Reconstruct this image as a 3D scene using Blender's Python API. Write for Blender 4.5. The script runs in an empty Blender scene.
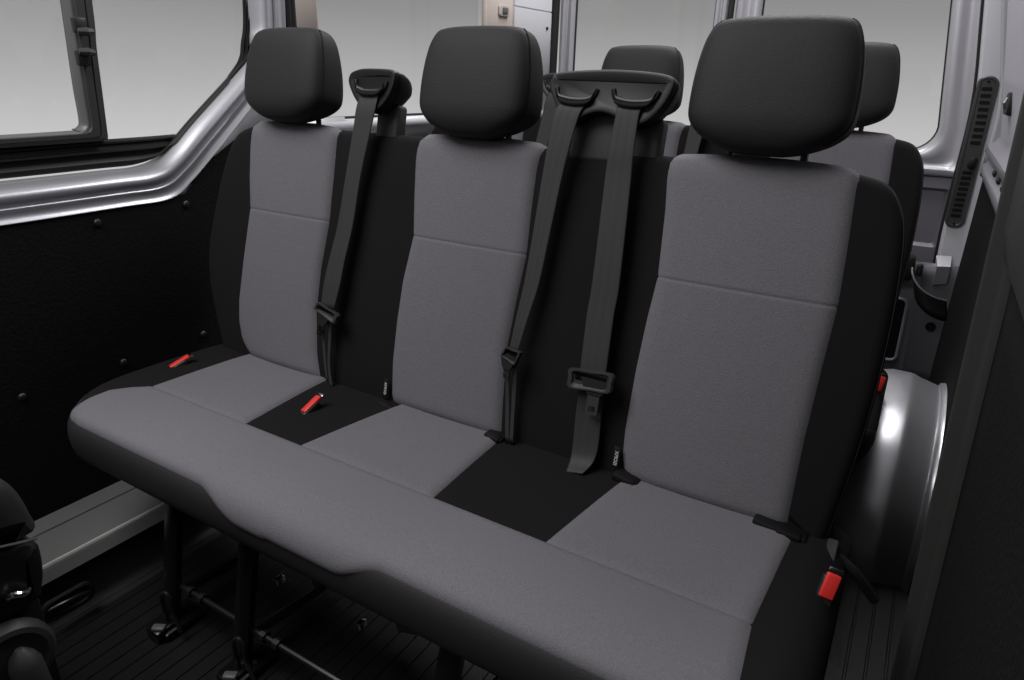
import bpy, bmesh, math, random
from mathutils import Vector, Matrix
import numpy as np
random.seed(4)
sc = bpy.context.scene
col = sc.collection
PI = math.pi

# ------------------------------------------------------------------ helpers
ORG = {}            # object name -> world origin of the thing it belongs to

def link(o, parent=None):
    col.objects.link(o)
    if parent is not None:
        o.parent = parent
        ORG[o.name] = ORG[parent.name]
    return o

def empty(name, loc, label=None, cat=None, group=None, kind=None):
    o = bpy.data.objects.new(name, None)
    o.empty_display_size = .05
    col.objects.link(o)
    o.location = loc
    ORG[o.name] = Vector(loc)
    tag(o, label, cat, group, kind)
    return o

def tag(o, label=None, cat=None, group=None, kind=None):
    if label: o['label'] = label
    if cat: o['category'] = cat
    if group: o['group'] = group
    if kind: o['kind'] = kind
    return o

class MB:
    """collects vertices and faces (world coordinates) and links them as one mesh object"""
    def __init__(s): s.v = []; s.f = []; s.m = []
    def add(s, vs, fs, mi=0):
        b = len(s.v)
        s.v += [tuple(map(float, p)) for p in vs]
        s.f += [tuple(i + b for i in f) for f in fs]
        s.m += [mi] * len(fs)
        return s
    def box(s, c, size, bev=0.0, rot=None, mi=0, seg=2):
        bm = bmesh.new()
        bmesh.ops.create_cube(bm, size=1)
        for v in bm.verts:
            v.co = Vector((v.co.x * size[0], v.co.y * size[1], v.co.z * size[2]))
        if bev > 0:
            bmesh.ops.bevel(bm, geom=list(bm.edges), offset=bev, segments=seg, profile=.5, affect='EDGES')
        M = Matrix.Translation(Vector(c))
        if rot is not None: M = M @ rot.to_4x4()
        bm.transform(M)
        bm.verts.ensure_lookup_table()
        for i, v in enumerate(bm.verts): v.index = i
        s.add([v.co.copy() for v in bm.verts], [[v.index for v in f.verts] for f in bm.faces], mi)
        bm.free(); return s
    def tube(s, pts, r, n=8, closed=False, cap=True, mi=0):
        pts = [Vector(p) for p in pts]
        N = len(pts)
        rs = r if isinstance(r, (list, tuple)) else [r] * N
        vs = []; prev = None
        for i in range(N):
            if closed: t = pts[(i + 1) % N] - pts[i - 1]
            else: t = pts[min(i + 1, N - 1)] - pts[max(i - 1, 0)]
            t.normalize()
            if prev is None:
                a = Vector((0, 0, 1)) if abs(t.z) < .9 else Vector((1, 0, 0))
                nrm = t.cross(a).normalized()
            else:
                nrm = (prev - t * prev.dot(t)).normalized()
            prev = nrm
            bn = t.cross(nrm)
            for k in range(n):
                a = 2 * PI * k / n
                vs.append(pts[i] + (nrm * math.cos(a) + bn * math.sin(a)) * rs[i])
        fs = []
        for i in range(N if closed else N - 1):
            j = (i + 1) % N
            for k in range(n):
                k2 = (k + 1) % n
                fs.append((i * n + k, i * n + k2, j * n + k2, j * n + k))
        if cap and not closed:
            fs.append(tuple(range(n))[::-1]); fs.append(tuple((N - 1) * n + k for k in range(n)))
        return s.add(vs, fs, mi)
    def grid(s, rows, closed_u=False, mi=0):
        """rows: list of equal-length point lists"""
        n = len(rows[0]); vs = [p for r in rows for p in r]; fs = []
        for i in range(len(rows) - 1):
            for k in range(n if closed_u else n - 1):
                k2 = (k + 1) % n
                fs.append((i * n + k, i * n + k2, (i + 1) * n + k2, (i + 1) * n + k))
        return s.add(vs, fs, mi)
    def rings(s, rows, cap0=True, cap1=True, mi=0):
        b = len(s.v)
        s.grid(rows, True, mi)
        n = len(rows[0])
        if cap0: s.f.append(tuple(b + k for k in range(n))[::-1]); s.m.append(mi)
        if cap1: s.f.append(tuple(b + (len(rows) - 1) * n + k for k in range(n))); s.m.append(mi)
        return s
    def build(s, name, mats, parent=None, smooth=True, angle=40, fix=True, thick=0):
        o_ = ORG[parent.name] if parent is not None else Vector((0, 0, 0))
        me = bpy.data.meshes.new(name)
        me.from_pydata([(p[0] - o_[0], p[1] - o_[1], p[2] - o_[2]) for p in s.v], [], s.f)
        if fix:
            bm = bmesh.new(); bm.from_mesh(me)
            bmesh.ops.recalc_face_normals(bm, faces=bm.faces)
            bm.to_mesh(me); bm.free()
        if not isinstance(mats, (list, tuple)): mats = [mats]
        for m in mats: me.materials.append(m)
        if len(mats) > 1: me.polygons.foreach_set('material_index', s.m)
        if smooth:
            me.polygons.foreach_set('use_smooth', [True] * len(me.polygons))
            me.set_sharp_from_angle(angle=math.radians(angle))
        me.update()
        o = bpy.data.objects.new(name, me)
        if thick:
            md = o.modifiers.new('solid', 'SOLIDIFY'); md.thickness = abs(thick); md.offset = -1 if thick > 0 else 1
        if parent is None:
            col.objects.link(o); ORG[o.name] = Vector((0, 0, 0))
        else:
            link(o, parent)
        return o

def recenter(o):
    """move a top-level mesh's origin to the middle of its base"""
    vs = [v.co for v in o.data.vertices]
    c = Vector(((min(v.x for v in vs) + max(v.x for v in vs)) / 2, (min(v.y for v in vs) + max(v.y for v in vs)) / 2, min(v.z for v in vs)))
    o.data.transform(Matrix.Translation(-c)); o.location = c
    ORG[o.name] = c
    return o

def kids(o): return [c for c in bpy.data.objects if c.parent == o]

def copy_tree(o, parent=None):
    c = o.copy(); col.objects.link(c)
    if parent is not None: c.parent = parent
    for ch in kids(o): copy_tree(ch, c)
    return c

def spline(pts, k=6, closed=False):
    """Catmull-Rom through points (tuples of any length)"""
    P = [np.array(p, float) for p in pts]; N = len(P); out = []
    for i in range(N if closed else N - 1):
        p1, p2 = P[i], P[(i + 1) % N]
        p0 = P[i - 1] if (i > 0 or closed) else 2 * p1 - p2
        p3 = P[(i + 2) % N] if (i + 2 < N or closed) else 2 * p2 - p1
        for j in range(k):
            t = j / k
            out.append(.5 * (2 * p1 + (p2 - p0) * t + (2 * p0 - 5 * p1 + 4 * p2 - p3) * t * t + (3 * p1 - p0 - 3 * p2 + p3) * t ** 3))
    if not closed: out.append(P[-1])
    return [tuple(p) for p in out]

def lerp(a, b, t): return a + (b - a) * t
def interp(x, xs, ys): return float(np.interp(x, xs, ys))
def smooth01(t): t = min(1, max(0, t)); return t * t * (3 - 2 * t)

def inset(poly, d):
    """move each point of a closed 2-D outline inwards by d (outline counter-clockwise)"""
    N = len(poly); P = np.array(poly, float); out = []
    area = 0.5 * sum(P[i][0] * P[(i + 1) % N][1] - P[(i + 1) % N][0] * P[i][1] for i in range(N))
    sgn = 1 if area > 0 else -1
    for i in range(N):
        t = P[(i + 1) % N] - P[i - 1]; l = np.hypot(*t) or 1
        out.append((P[i][0] - sgn * t[1] / l * d, P[i][1] + sgn * t[0] / l * d))
    return out

def rrect(x0, x1, y0, y1, r, n=5):
    out = []
    for cx, cy, a0 in ((x1 - r, y0 + r, -90), (x1 - r, y1 - r, 0), (x0 + r, y1 - r, 90), (x0 + r, y0 + r, 180)):
        for k in range(n + 1):
            a = math.radians(a0 + 90 * k / n)
            out.append((cx + r * math.cos(a), cy + r * math.sin(a)))
    return out

# ------------------------------------------------------------------ materials
def principled(name):
    m = bpy.data.materials.new(name); m.use_nodes = True
    nt = m.node_tree; b = nt.nodes['Principled BSDF']
    return m, nt, b

def mat(name, color, rough=.5, metal=0, spec=.5, bump=None, coat=0, vary=0, sheen=0):
    """bump = (scale, strength, stretch) ; vary = how much the colour is mottled"""
    m, nt, b = principled(name)
    b.inputs['Base Color'].default_value = (*color, 1)
    b.inputs['Roughness'].default_value = rough
    b.inputs['Metallic'].default_value = metal
    b.inputs['Specular IOR Level'].default_value = spec
    if coat: b.inputs['Coat Weight'].default_value = coat; b.inputs['Coat Roughness'].default_value = .15
    if sheen: b.inputs['Sheen Weight'].default_value = sheen; b.inputs['Sheen Roughness'].default_value = .5
    tc = nt.nodes.new('ShaderNodeTexCoord')
    if vary or bump:
        nz = nt.nodes.new('ShaderNodeTexNoise'); nz.inputs['Scale'].default_value = bump[0] if bump else 60
        nz.inputs['Detail'].default_value = 3
        src = tc.outputs['Object']
        if bump and len(bump) > 2:
            mp = nt.nodes.new('ShaderNodeMapping'); mp.inputs['Scale'].default_value = bump[2]
            nt.links.new(src, mp.inputs['Vector']); src = mp.outputs['Vector']
        nt.links.new(src, nz.inputs['Vector'])
        if bump:
            bp = nt.nodes.new('ShaderNodeBump'); bp.inputs['Strength'].default_value = bump[1]; bp.inputs['Distance'].default_value = .002
            nt.links.new(nz.outputs['Fac'], bp.inputs['Height']); nt.links.new(bp.outputs['Normal'], b.inputs['Normal'])
        if vary:
            mx = nt.nodes.new('ShaderNodeMix'); mx.data_type = 'RGBA'
            mx.inputs[6].default_value = (*[c * (1 - vary) for c in color], 1)
            mx.inputs[7].default_value = (*[c * (1 + vary) for c in color], 1)
            nt.links.new(nz.outputs['Fac'], mx.inputs[0]); nt.links.new(mx.outputs[2], b.inputs['Base Color'])
    return m

M = {}
M['grey_cloth'] = mat('grey_cloth', (.152, .144, .158), .95, spec=.15, bump=(620, .5), vary=.42)
M['black_cloth'] = mat('black_cloth', (.0105, .0105, .011), .95, spec=.12, bump=(600, .3), vary=.25)
M['fascia'] = mat('fascia_vinyl', (.022, .022, .0225), .6, spec=.3, bump=(500, .2))
M['headrest'] = mat('headrest_vinyl', (.0145, .0145, .0145), .66, spec=.3, bump=(450, .25), vary=.15)
M['plastic'] = mat('black_plastic', (.015, .015, .0155), .42, spec=.45, bump=(700, .15))
M['plastic_dark'] = mat('dark_plastic', (.006, .006, .0065), .5, spec=.35)
M['plastic_grey'] = mat('charcoal_plastic', (.034, .034, .034), .5, spec=.4, bump=(700, .15))
M['slot'] = mat('slot_black', (.002, .002, .002), .7, spec=.2)
M['webbing'] = mat('belt_webbing', (.034, .034, .034), .6, spec=.35, bump=(900, .25))
M['felt'] = mat('black_felt_trim', (.0085, .0085, .0088), 1, spec=.08, bump=(160, .8), vary=.4)
M['floor'] = mat('ribbed_rubber', (.006, .006, .006), .42, spec=.35, bump=(300, .4), vary=.3)
M['rubber'] = mat('rubber_seal', (.008, .008, .008), .55, spec=.35)
M['seal_grey'] = mat('grey_rubber', (.030, .030, .029), .6, spec=.35, bump=(300, .2))
M['silver'] = mat('silver_paint', (.47, .465, .50), .36, metal=.7, spec=.5, coat=.3)
M['lavender'] = mat('primer_paint', (.24, .23, .26), .45, metal=.15, spec=.5, coat=.25)
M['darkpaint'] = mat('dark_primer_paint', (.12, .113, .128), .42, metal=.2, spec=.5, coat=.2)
M['white'] = mat('white_paint', (.62, .61, .65), .35, spec=.5, coat=.4)
M['pillar'] = mat('pillar_paint', (.52, .51, .545), .38, metal=.1, spec=.5, coat=.3)
M['door'] = mat('door_paint', (.40, .39, .42), .38, metal=.35, spec=.5, coat=.3)
M['arch'] = mat('arch_paint', (.62, .61, .645), .32, metal=.8, spec=.5, coat=.2)
M['vent'] = mat('vent_plastic', (.035, .035, .035), .4, spec=.5)
M['tower'] = mat('tower_plastic', (.0085, .0085, .0088), .38, spec=.3, bump=(700, .1))
M['beige'] = mat('beige_trim', (.42, .36, .33), .6, spec=.3)
M['steel'] = mat('brushed_sill', (.16, .16, .158), .5, metal=.25, spec=.5, bump=(120, .1, (20, 1, 20)))
M['lip'] = mat('aluminium_lip', (.60, .60, .59), .4, metal=.3, spec=.5)
M['chrome'] = mat('chrome', (.75, .75, .75), .16, metal=1)
M['leg'] = mat('black_enamel', (.006, .006, .006), .25, spec=.5)
M['leg_bar'] = mat('dark_bar', (.03, .03, .03), .25, metal=.6, spec=.5)
M['red'] = mat('red_button', (.72, .035, .03), .4, spec=.5)
M['thread'] = mat('pale_thread', (.07, .07, .07), .8)
M['tag'] = mat('white_print', (.62, .62, .62), .8)
M['bezel'] = mat('grey_bezel', (.10, .10, .10), .4, spec=.5)

def glass_mat():
    m, nt, b = principled('window_glass'); nt.nodes.remove(b)
    out = [n for n in nt.nodes if n.type == 'OUTPUT_MATERIAL'][0]
    t = nt.nodes.new('ShaderNodeBsdfTransparent'); t.inputs[0].default_value = (.93, .935, .93, 1)
    g = nt.nodes.new('ShaderNodeBsdfGlossy'); g.inputs['Roughness'].default_value = .02
    mx = nt.nodes.new('ShaderNodeMixShader'); mx.inputs[0].default_value = .02
    nt.links.new(t.outputs[0], mx.inputs[1]); nt.links.new(g.outputs[0], mx.inputs[2]); nt.links.new(mx.outputs[0], out.inputs[0])
    return m
M['glass'] = glass_mat()

# ------------------------------------------------------------------ the bench
LEAN = math.radians(11.5); SL, CL = math.sin(LEAN), math.cos(LEAN)
Z0 = .435                    # height of the crease between cushion and backrest
def B(u, v, w=0.):           # backrest space -> world: u across, v up the backrest, w out towards the front
    return Vector((u, v * SL - w * CL, Z0 + v * CL + w * SL))

VT, RT = .501, .018          # start of the rolled top edge and its radius
def Bq(u, q, h=0.):          # along the front face and over the rolled top; h = height above the cover
    if q <= VT: return B(u, q, h)
    a = min((q - VT) / RT, PI / 2); rr = RT + h
    v = VT + rr * math.sin(a); w = -RT + rr * math.cos(a)
    if q > VT + RT * PI / 2: w -= q - VT - RT * PI / 2
    return B(u, v, w)

bench = empty('bench_seat', (.58, -.1, 0), 'three-place grey and black bench seat in the foreground, nearest the camera', 'bench seat', 'bench seats')

# --- backrest cover: rounded slab
OUT = [(-.060, -.035), (-.098, .050), (-.131, .140), (-.141, .216), (-.126, .313), (-.098, .419), (-.066, .484), (-.020, .511), (.06, .520),
       (.30, .520), (.55, .520), (.80, .520), (1.05, .520), (1.18, .519), (1.235, .514), (1.266, .502), (1.287, .470), (1.297, .430), (1.304, .35),
       (1.306, .25), (1.302, .14), (1.292, .03), (1.284, -.035)]
outl = spline(OUT, 4)
base = [(lerp(1.284, -.060, k / 24), -.035) for k in range(1, 24)]
outl = outl + base
bk = MB(); rows = []
for d, w in ((.10, 0), (.020, 0), (.0125, -.0018), (.006, -.0060), (.002, -.0125), (0, -.021), (0, -.075), (.006, -.095), (.02, -.108), (.05, -.112)):
    rows.append([B(u, v, w) for u, v in inset(outl, d)])
rows[0] = [B(min(max(u, .02), 1.17), min(max(v, .06), .43), 0) for u, v in inset(outl, .08)]
bk.rings(rows)
bk.build('backrest', M['black_cloth'], bench, angle=60)

# pale seam thread along the right-hand edge
pt = [(u, v) for u, v in inset(outl, .0025)[: 4 * 22 + 1] if u > 1.20]
MB().tube([B(u, v, -.0125) for u, v in pt], .0008, 5).build('seam_thread', M['thread'], bench)

# --- grey backrest inserts
def insert(name, L, R, mat_, parent, seam=None, q1=None, n=22, bulge=.012):
    """L, R: lists of (v, u) giving the left and right edge of the panel"""
    v0 = L[0][0]; q1 = q1 or L[-1][0]
    vs = list(np.linspace(v0, q1, 46))
    if seam:
        vs = [v for v in vs if abs(v - seam) > .012] + [seam + d for d in (-.011, -.007, -.004, -.002, 0, .002, .004, .007, .011)]
        vs.sort()
    rows = []
    ss = [0, .012, .03, .06] + list(np.linspace(.1, .9, n)) + [.94, .97, .988, 1]
    for v in vs:
        a = interp(v, [p[0] for p in L], [p[1] for p in L]); b = interp(v, [p[0] for p in R], [p[1] for p in R])
        r = []
        for s in ss:
            e = min(s, 1 - s)
            h = -.003 + .010 * (1 - (1 - min(1, e / .07)) ** 2) + bulge * .6 * (1 - (2 * s - 1) ** 2)
            ev = min(v - v0, q1 - v)
            k = 1 - (1 - min(1, ev / .018)) ** 2
            h = lerp(-.003, h, k)
            if seam: h -= .0016 * math.exp(-((v - seam) / .0017) ** 2)
            r.append(Bq(lerp(a, b, s), v, h))
        rows.append(r)
    return MB().grid(rows).build(name, mat_, parent, angle=80)

QT = VT + RT * PI / 2 + .004
insert('backrest_insert', [(-.012, .055), (.004, .03), (.03, .004), (.07, -.010), (.117, -.014), (.212, -.006), (.30, .004), (.333, .008), (.40, .000), (.47, -.003), (.505, .000), (QT, .008)],
       [(-.012, .268), (.01, .262), (.045, .251), (.142, .240), (.229, .244), (.333, .258), (.44, .261), (.50, .262), (QT, .262)], M['grey_cloth'], bench, .333)
insert('backrest_insert', [(-.012, .470), (.01, .461), (.079, .455), (.162, .456), (.243, .461), (.333, .476), (.40, .469), (.48, .463), (.505, .466), (QT, .474)],
       [(-.012, .733), (.003, .729), (.065, .724), (.157, .718), (.251, .725), (.333, .733), (.41, .731), (.48, .731), (.505, .735), (QT, .744)], M['grey_cloth'], bench, .333)
insert('backrest_insert', [(-.012, .975), (.005, .968), (.03, .960), (.072, .957), (.177, .958), (.261, .962), (.333, .968), (.436, .962), (.49, .956), (.515, .957), (QT, .960)],
       [(-.012, 1.234), (.04, 1.233), (.134, 1.232), (.24, 1.234), (.333, 1.237), (.412, 1.233), (.50, 1.227), (QT, 1.222)], M['grey_cloth'], bench, .333)

# --- cushion
PROF = [(.07, .418), (.02, .428), (-.05, .433), (-.12, .4355), (-.20, .437), (-.28, .438), (-.33, .4375), (-.365, .4355), (-.386, .430), (-.399, .419),
        (-.405, .404), (-.406, .385), (-.403, .363), (-.396, .346), (-.380, .334), (-.33, .327), (-.2, .324), (.0, .322), (.07, .325)]
prof = spline(PROF, 5)
plen = [0]
for a, b in zip(prof, prof[1:]): plen.append(plen[-1] + math.hypot(b[0] - a[0], b[1] - a[1]))
def prof_at(L):
    return interp(L, plen, [p[0] for p in prof]), interp(L, plen, [p[1] for p in prof])
def len_at_y(y):             # arc length on the upper side where the profile passes y
    for i in range(len(prof) - 1):
        if prof[i][0] >= y >= prof[i + 1][0]:
            return lerp(plen[i], plen[i + 1], (prof[i][0] - y) / (prof[i][0] - prof[i + 1][0] + 1e-9))
    return plen[-1]
def len_at_z(z):             # arc length on the nose where the profile passes z
    for i in range(len(prof) - 1):
        if prof[i][0] < -.34 and prof[i][1] >= z > prof[i + 1][1]:
            return lerp(plen[i], plen[i + 1], (prof[i][1] - z) / (prof[i][1] - prof[i + 1][1]))
    return plen[-1]
YR, ZC = .07, .385
XL, XR = -.128, 1.322
def endk(x):                 # how far the profile has shrunk in y and in z near the two ends
    ky = kz = 1.
    d = x - XL
    if d < .165:
        ky = .34 + .66 * math.sqrt(max(0, 1 - (1 - d / .165) ** 2))
    if d < .07: kz = math.sqrt(max(0.0, 1 - (1 - d / .07) ** 2))
    e = XR - x
    if e < .10: ky = min(ky, .72 + .28 * math.sqrt(max(0, 1 - (1 - e / .10) ** 2)))
    if e < .055: kz = min(kz, math.sqrt(max(0.0, 1 - (1 - e / .055) ** 2)))
    return ky, kz
def S(x, L, h=0.):
    y, z = prof_at(L)
    y2, z2 = prof_at(L + .002); ty, tz = y2 - y, z2 - z; l = math.hypot(ty, tz) or 1
    ny, nz = tz / l, -ty / l                    # outward normal (up on the top, forward on the nose)
    y += ny * h; z += nz * h
    ky, kz = endk(x)
    return Vector((x, YR + (y - YR) * ky, ZC + (z - ZC) * (.02 + .98 * kz)))
xs = [XL + .165 * (1 - math.cos(k / 16 * PI / 2)) for k in range(17)] + list(np.linspace(XL + .19, XR - .12, 40)) + [XR - .10 * (1 - math.sin(k / 14 * PI / 2)) for k in range(15)]
Ls = list(np.linspace(0, plen[-1], 90))
Lsplit = len_at_y(-.375)
rows = [[S(x, L) for L in Ls] for x in xs]
cu = MB(); n = len(Ls)
vs = [p for r in rows for p in r]; fs = []; mi = []
for i in range(len(xs) - 1):
    for k in range(n - 1):
        fs.append((i * n + k, i * n + k + 1, (i + 1) * n + k + 1, (i + 1) * n + k)); mi.append(1 if Ls[k] >= Lsplit - .004 else 0)
cu.add(vs, fs); cu.m = mi
cu.f.append(tuple(range(n))); cu.m.append(0)
cu.f.append(tuple((len(xs) - 1) * n + k for k in range(n))); cu.m.append(0)
cu.build('seat_cushion', [M['black_cloth'], M['fascia']], bench, angle=60)

def cpanel(name, xa, xb, La, Lb, nx, ny, front=False):
    """grey cloth panel on the cushion: xa(t), xb(t) side edges, La(x), Lb(x) rear and front edges"""
    rows = []
    ts = sorted(set([0, .015, .04, .08, 1, .985, .96, .92] + list(np.linspace(.12, .88, ny))))
    ss = sorted(set([0, .008, .02, .045, 1, .992, .98, .955] + list(np.linspace(.08, .92, nx))))
    for t in ts:
        r = []
        for s in ss:
            x = lerp(xa(t), xb(t), s)
            L = lerp(La(x), Lb(x), t)
            dx = min(s, 1 - s) * (xb(t) - xa(t)); dL = min(t, 1 - t) * (Lb(x) - La(x))
            h = -.003 + .0085 * (1 - (1 - min(1, min(dx, dL) / .016)) ** 2)
            ds = (t if front else 1 - t) * (Lb(x) - La(x))          # distance from the seam between the grey panels
            if ds < .016 and dx > .001:
                edge = .0022 if (dx > .012 or front) else lerp(-.003, .0022, dx / .012)
                h = min(-.003 + .0085 * (1 - (1 - min(1, dx / .016)) ** 2), lerp(edge, .0055, (1 - (1 - min(1, ds / .008)) ** 2)))
            r.append(S(x, L, h))
        rows.append(r)
    return MB().grid(rows).build(name, M['grey_cloth'], bench, angle=80)

YS = -.238
LS = len_at_y(YS); LB = len_at_y(.012); LF = len_at_y(.01)
def front_z(x):
    up, dn = .421, .384
    if x < .56: return lerp(up, dn, smooth01((x - .395) / .11))
    return lerp(dn + .004, up, smooth01((x - .70) / .085))
def left_front(t):           # the front band's left edge follows the rounded corner
    return interp(t, [0, .2, .45, .7, .9, 1], [.022, -.008, -.030, -.030, -.022, -.015])
cpanel('front_panel', left_front, lambda t: lerp(1.238, 1.252, t), lambda x: LS, lambda x: len_at_z(front_z(x)), 110, 26, True)
cpanel('rear_panel', lambda t: lerp(.025, .022, t), lambda t: lerp(.283, .318, t), lambda x: LB, lambda x: LS, 16, 18)
cpanel('rear_panel', lambda t: lerp(.490, .455, t), lambda t: lerp(.735, .753, t), lambda x: LB, lambda x: LS, 16, 18)
cpanel('rear_panel', lambda t: lerp(.975, .945, t), lambda t: lerp(1.248, 1.237, t), lambda x: LB, lambda x: LS, 16, 18)

# --- headrests
def headrest(uc, vb=.524, hw=1.0, wo=.024):
    # horizontal sections stacked from the chin to the top
    V_ = [0, .003, .008, .017, .028, .041, .056, .087, .118, .144, .160, .172, .179, .1835, .1855]
    W_ = [.030, .046, .062, .081, .097, .1075, .1115, .1115, .109, .1045, .0995, .093, .084, .068, .046]
    F_ = [.010, .020, .027, .033, .0375, .0400, .0410, .0405, .0385, .0355, .032, .027, .020, .010, -.002]     # front
    K_ = [-.010, -.018, -.028, -.042, -.054, -.063, -.066, -.063, -.057, -.050, -.045, -.038, -.031, -.024, -.018]   # back
    pr_ = spline(list(zip(V_, W_, F_, K_)), 3)
    rr = []; groove = []
    for v, hw_, fw, kw in pr_:
        hw_ *= hw; cw = (fw + kw) / 2; hd = (fw - kw) / 2
        ring = []
        for k in range(56):
            a = 2 * PI * k / 56
            ca, sa = math.cos(a), math.sin(a); n_ = 5.0 if sa > 0 else 4.4
            x = math.copysign(abs(ca) ** (2 / n_), ca); y = math.copysign(abs(sa) ** (2 / n_), sa)
            ring.append(B(uc + x * hw_, vb + v, wo + cw + y * hd - .006 * (x * x if sa > 0 else 0)))
        rr.append(ring)
    h = MB().rings(rr).build('headrest', M['headrest'], bench, angle=70)
    # stitched seam where the front panel meets the side band
    for s in (-1, 1):
        pts = [B(uc + s * hw_ * hw * .992, vb + v, wo + (fw + kw) / 2 + (fw - kw) / 2 * .42) for v, hw_, fw, kw in pr_[9:-6]]
        MB().tube(pts, .0012, 5).build('seam', M['plastic_dark'], h)
    for s in (-1, 1):
        MB().tube([B(uc + s * .052, vb - .03, -.024), B(uc + s * .052, vb + .03, -.012)], .0055, 8).build('post', M['leg_bar'], h)
        g = MB()
        g.tube([B(uc + s * .052, vb - .015, -.026), B(uc + s * .052, vb - .001, -.024)], [.013, .010], 10)
        g.box(B(uc + s * .052 + .012, vb - .004, -.022), (.012, .01, .006), .002)
        g.build('guide_collar', M['plastic'], h)
    return h
for u, k, v in ((.135, 1.0, .523), (.603, .995, .520), (1.096, .997, .527)): headrest(u, v, hw=k)

# --- belt towers
def tower(front, neck, slots, arch, dback, scale_back=.86):
    """front: outline in (u,v) of the face"""
    uc = sum(p[0] for p in front) / len(front); vc = sum(p[1] for p in front) / len(front)
    ol = spline(front, 4, closed=True)
    if sum(ol[i][0] * ol[(i + 1) % len(ol)][1] - ol[(i + 1) % len(ol)][0] * ol[i][1] for i in range(len(ol))) < 0: ol = ol[::-1]
    rr = []; k_ = 1 / max(p[0] - uc for p in front)
    vals = ((.012, .030), (.005, .0325), (.0015, .0315), (0, .027), (0, .022), (.0015, .021), (.0015, .0195), (0, .018), (.001, .004), (.004, -.012), (.009, -.027), (.016, -.040), (.024, -.050), (.032, -.055))
    for d, w in vals:
        rr.append([B(u, v, w) for u, v in (inset(ol, d) if w > .003 else [(uc + (u - uc) * (1 - d * k_), vc + (v - vc) * (1 - d * 1.6 * k_)) for u, v in ol])])
    t = MB().rings(rr).build('belt_tower', M['tower'], bench, angle=50)
    for sl in slots:
        pth = spline(sl, 5)
        MB().tube([B(u, v + .004, .0315) for u, v in pth], .0042, 8).build('guide_lip', M['plastic'], t)
        lo = [B(u + (.5 * (sl[0][0] + sl[-1][0]) - u) * .12, v - .006, .0385) for u, v in pth]; up = [B(u, v + .003, .0365) for u, v in pth]
        MB().grid([lo, up]).build('slot', M['slot'], t, thick=.001)  # black strip over the belt's start: slot opening with its shadow as colour
    for (u0, u1, v0, v1, w0, w1) in neck:
        c = B((u0 + u1) / 2, (v0 + v1) / 2, (w0 + w1) / 2)
        MB().box(c, (u1 - u0, abs(w1 - w0), v1 - v0), .008, Matrix.Rotation(-LEAN, 3, 'X'), seg=3).build('neck', M['plastic_grey'], t)
    return t
slotA = [(.328, .606), (.331, .594), (.342, .589), (.355, .5865), (.384, .587), (.394, .590), (.402, .596), (.404, .605)]
towA = [(.308, .606), (.312, .622), (.328, .629), (.347, .632), (.394, .632), (.414, .630), (.424, .624), (.420, .597), (.405, .572), (.389, .558), (.374, .552), (.358, .553), (.342, .562), (.322, .582)]
tower(towA, [(.352, .408, .500, .575, -.036, -.006)], [slotA], None, .085)
slotB = [(.763, .604), (.767, .593), (.777, .589), (.798, .5865), (.820, .588), (.830, .594), (.834, .604)]
slotC = [(.861, .604), (.865, .593), (.875, .589), (.894, .5865), (.920, .588), (.930, .594), (.934, .604)]
towB = [(.748, .610), (.751, .624), (.760, .632), (.800, .636), (.853, .638), (.907, .636), (.945, .631), (.957, .621), (.951, .598), (.938, .577), (.922, .562), (.900, .554), (.886, .557), (.870, .567), (.844, .573), (.820, .567), (.806, .558), (.790, .555), (.774, .566), (.758, .590)]
tower(towB, [(.785, .880, .500, .600, -.030, .002), (.890, .936, .500, .575, -.040, -.008)], [slotB, slotC], None, .085)

# --- small fittings at the crease: anchor guides and cloth tags
for (u0, u1, v) in ((.004, .046, -.012), (.446, .505, -.012), (.704, .742, -.004), (.958, 1.003, -.002), (1.185, 1.262, -.004)):
    g = MB()
    c = B((u0 + u1) / 2, v, .012)
    g.box(c, (u1 - u0, .030, .014), .004, Matrix.Rotation(.12, 3, 'Y'))
    g.box(c + Vector(((u1 - u0) * .18, -.010, .002)), ((u1 - u0) * .45, .018, .012), .003, Matrix.Rotation(.12, 3, 'Y'))
    g.build('anchor_guide', M['plastic_dark'], bench)
def text_mesh(txt, size):
    cu_ = bpy.data.curves.new('t', 'FONT'); cu_.body = txt; cu_.size = size; cu_.align_x = 'CENTER'; cu_.align_y = 'CENTER'; cu_.extrude = .0002
    o = bpy.data.objects.new('t', cu_); col.objects.link(o)
    dg = bpy.context.evaluated_depsgraph_get(); me = bpy.data.meshes.new_from_object(o.evaluated_get(dg))
    vs = [v.co.copy() for v in me.vertices]; fs = [tuple(p.vertices) for p in me.polygons]
    bpy.data.objects.remove(o); bpy.data.curves.remove(cu_); bpy.data.meshes.remove(me)
    return vs, fs
for u, v in ((.4555, .022), (.9560, .026)):
    tg = MB().box(B(u, v, .012), (.011, .002, .040), .0008, Matrix.Rotation(-LEAN, 3, 'X')).build('cloth_tag', M['plastic_dark'], bench)
    tv, tf = text_mesh('ISOFIX', .0086)
    MB().add([B(u + p.y, v + p.x, .0134 + p.z) for p in tv], tf).build('print', M['tag'], tg, smooth=False, fix=False)

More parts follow.
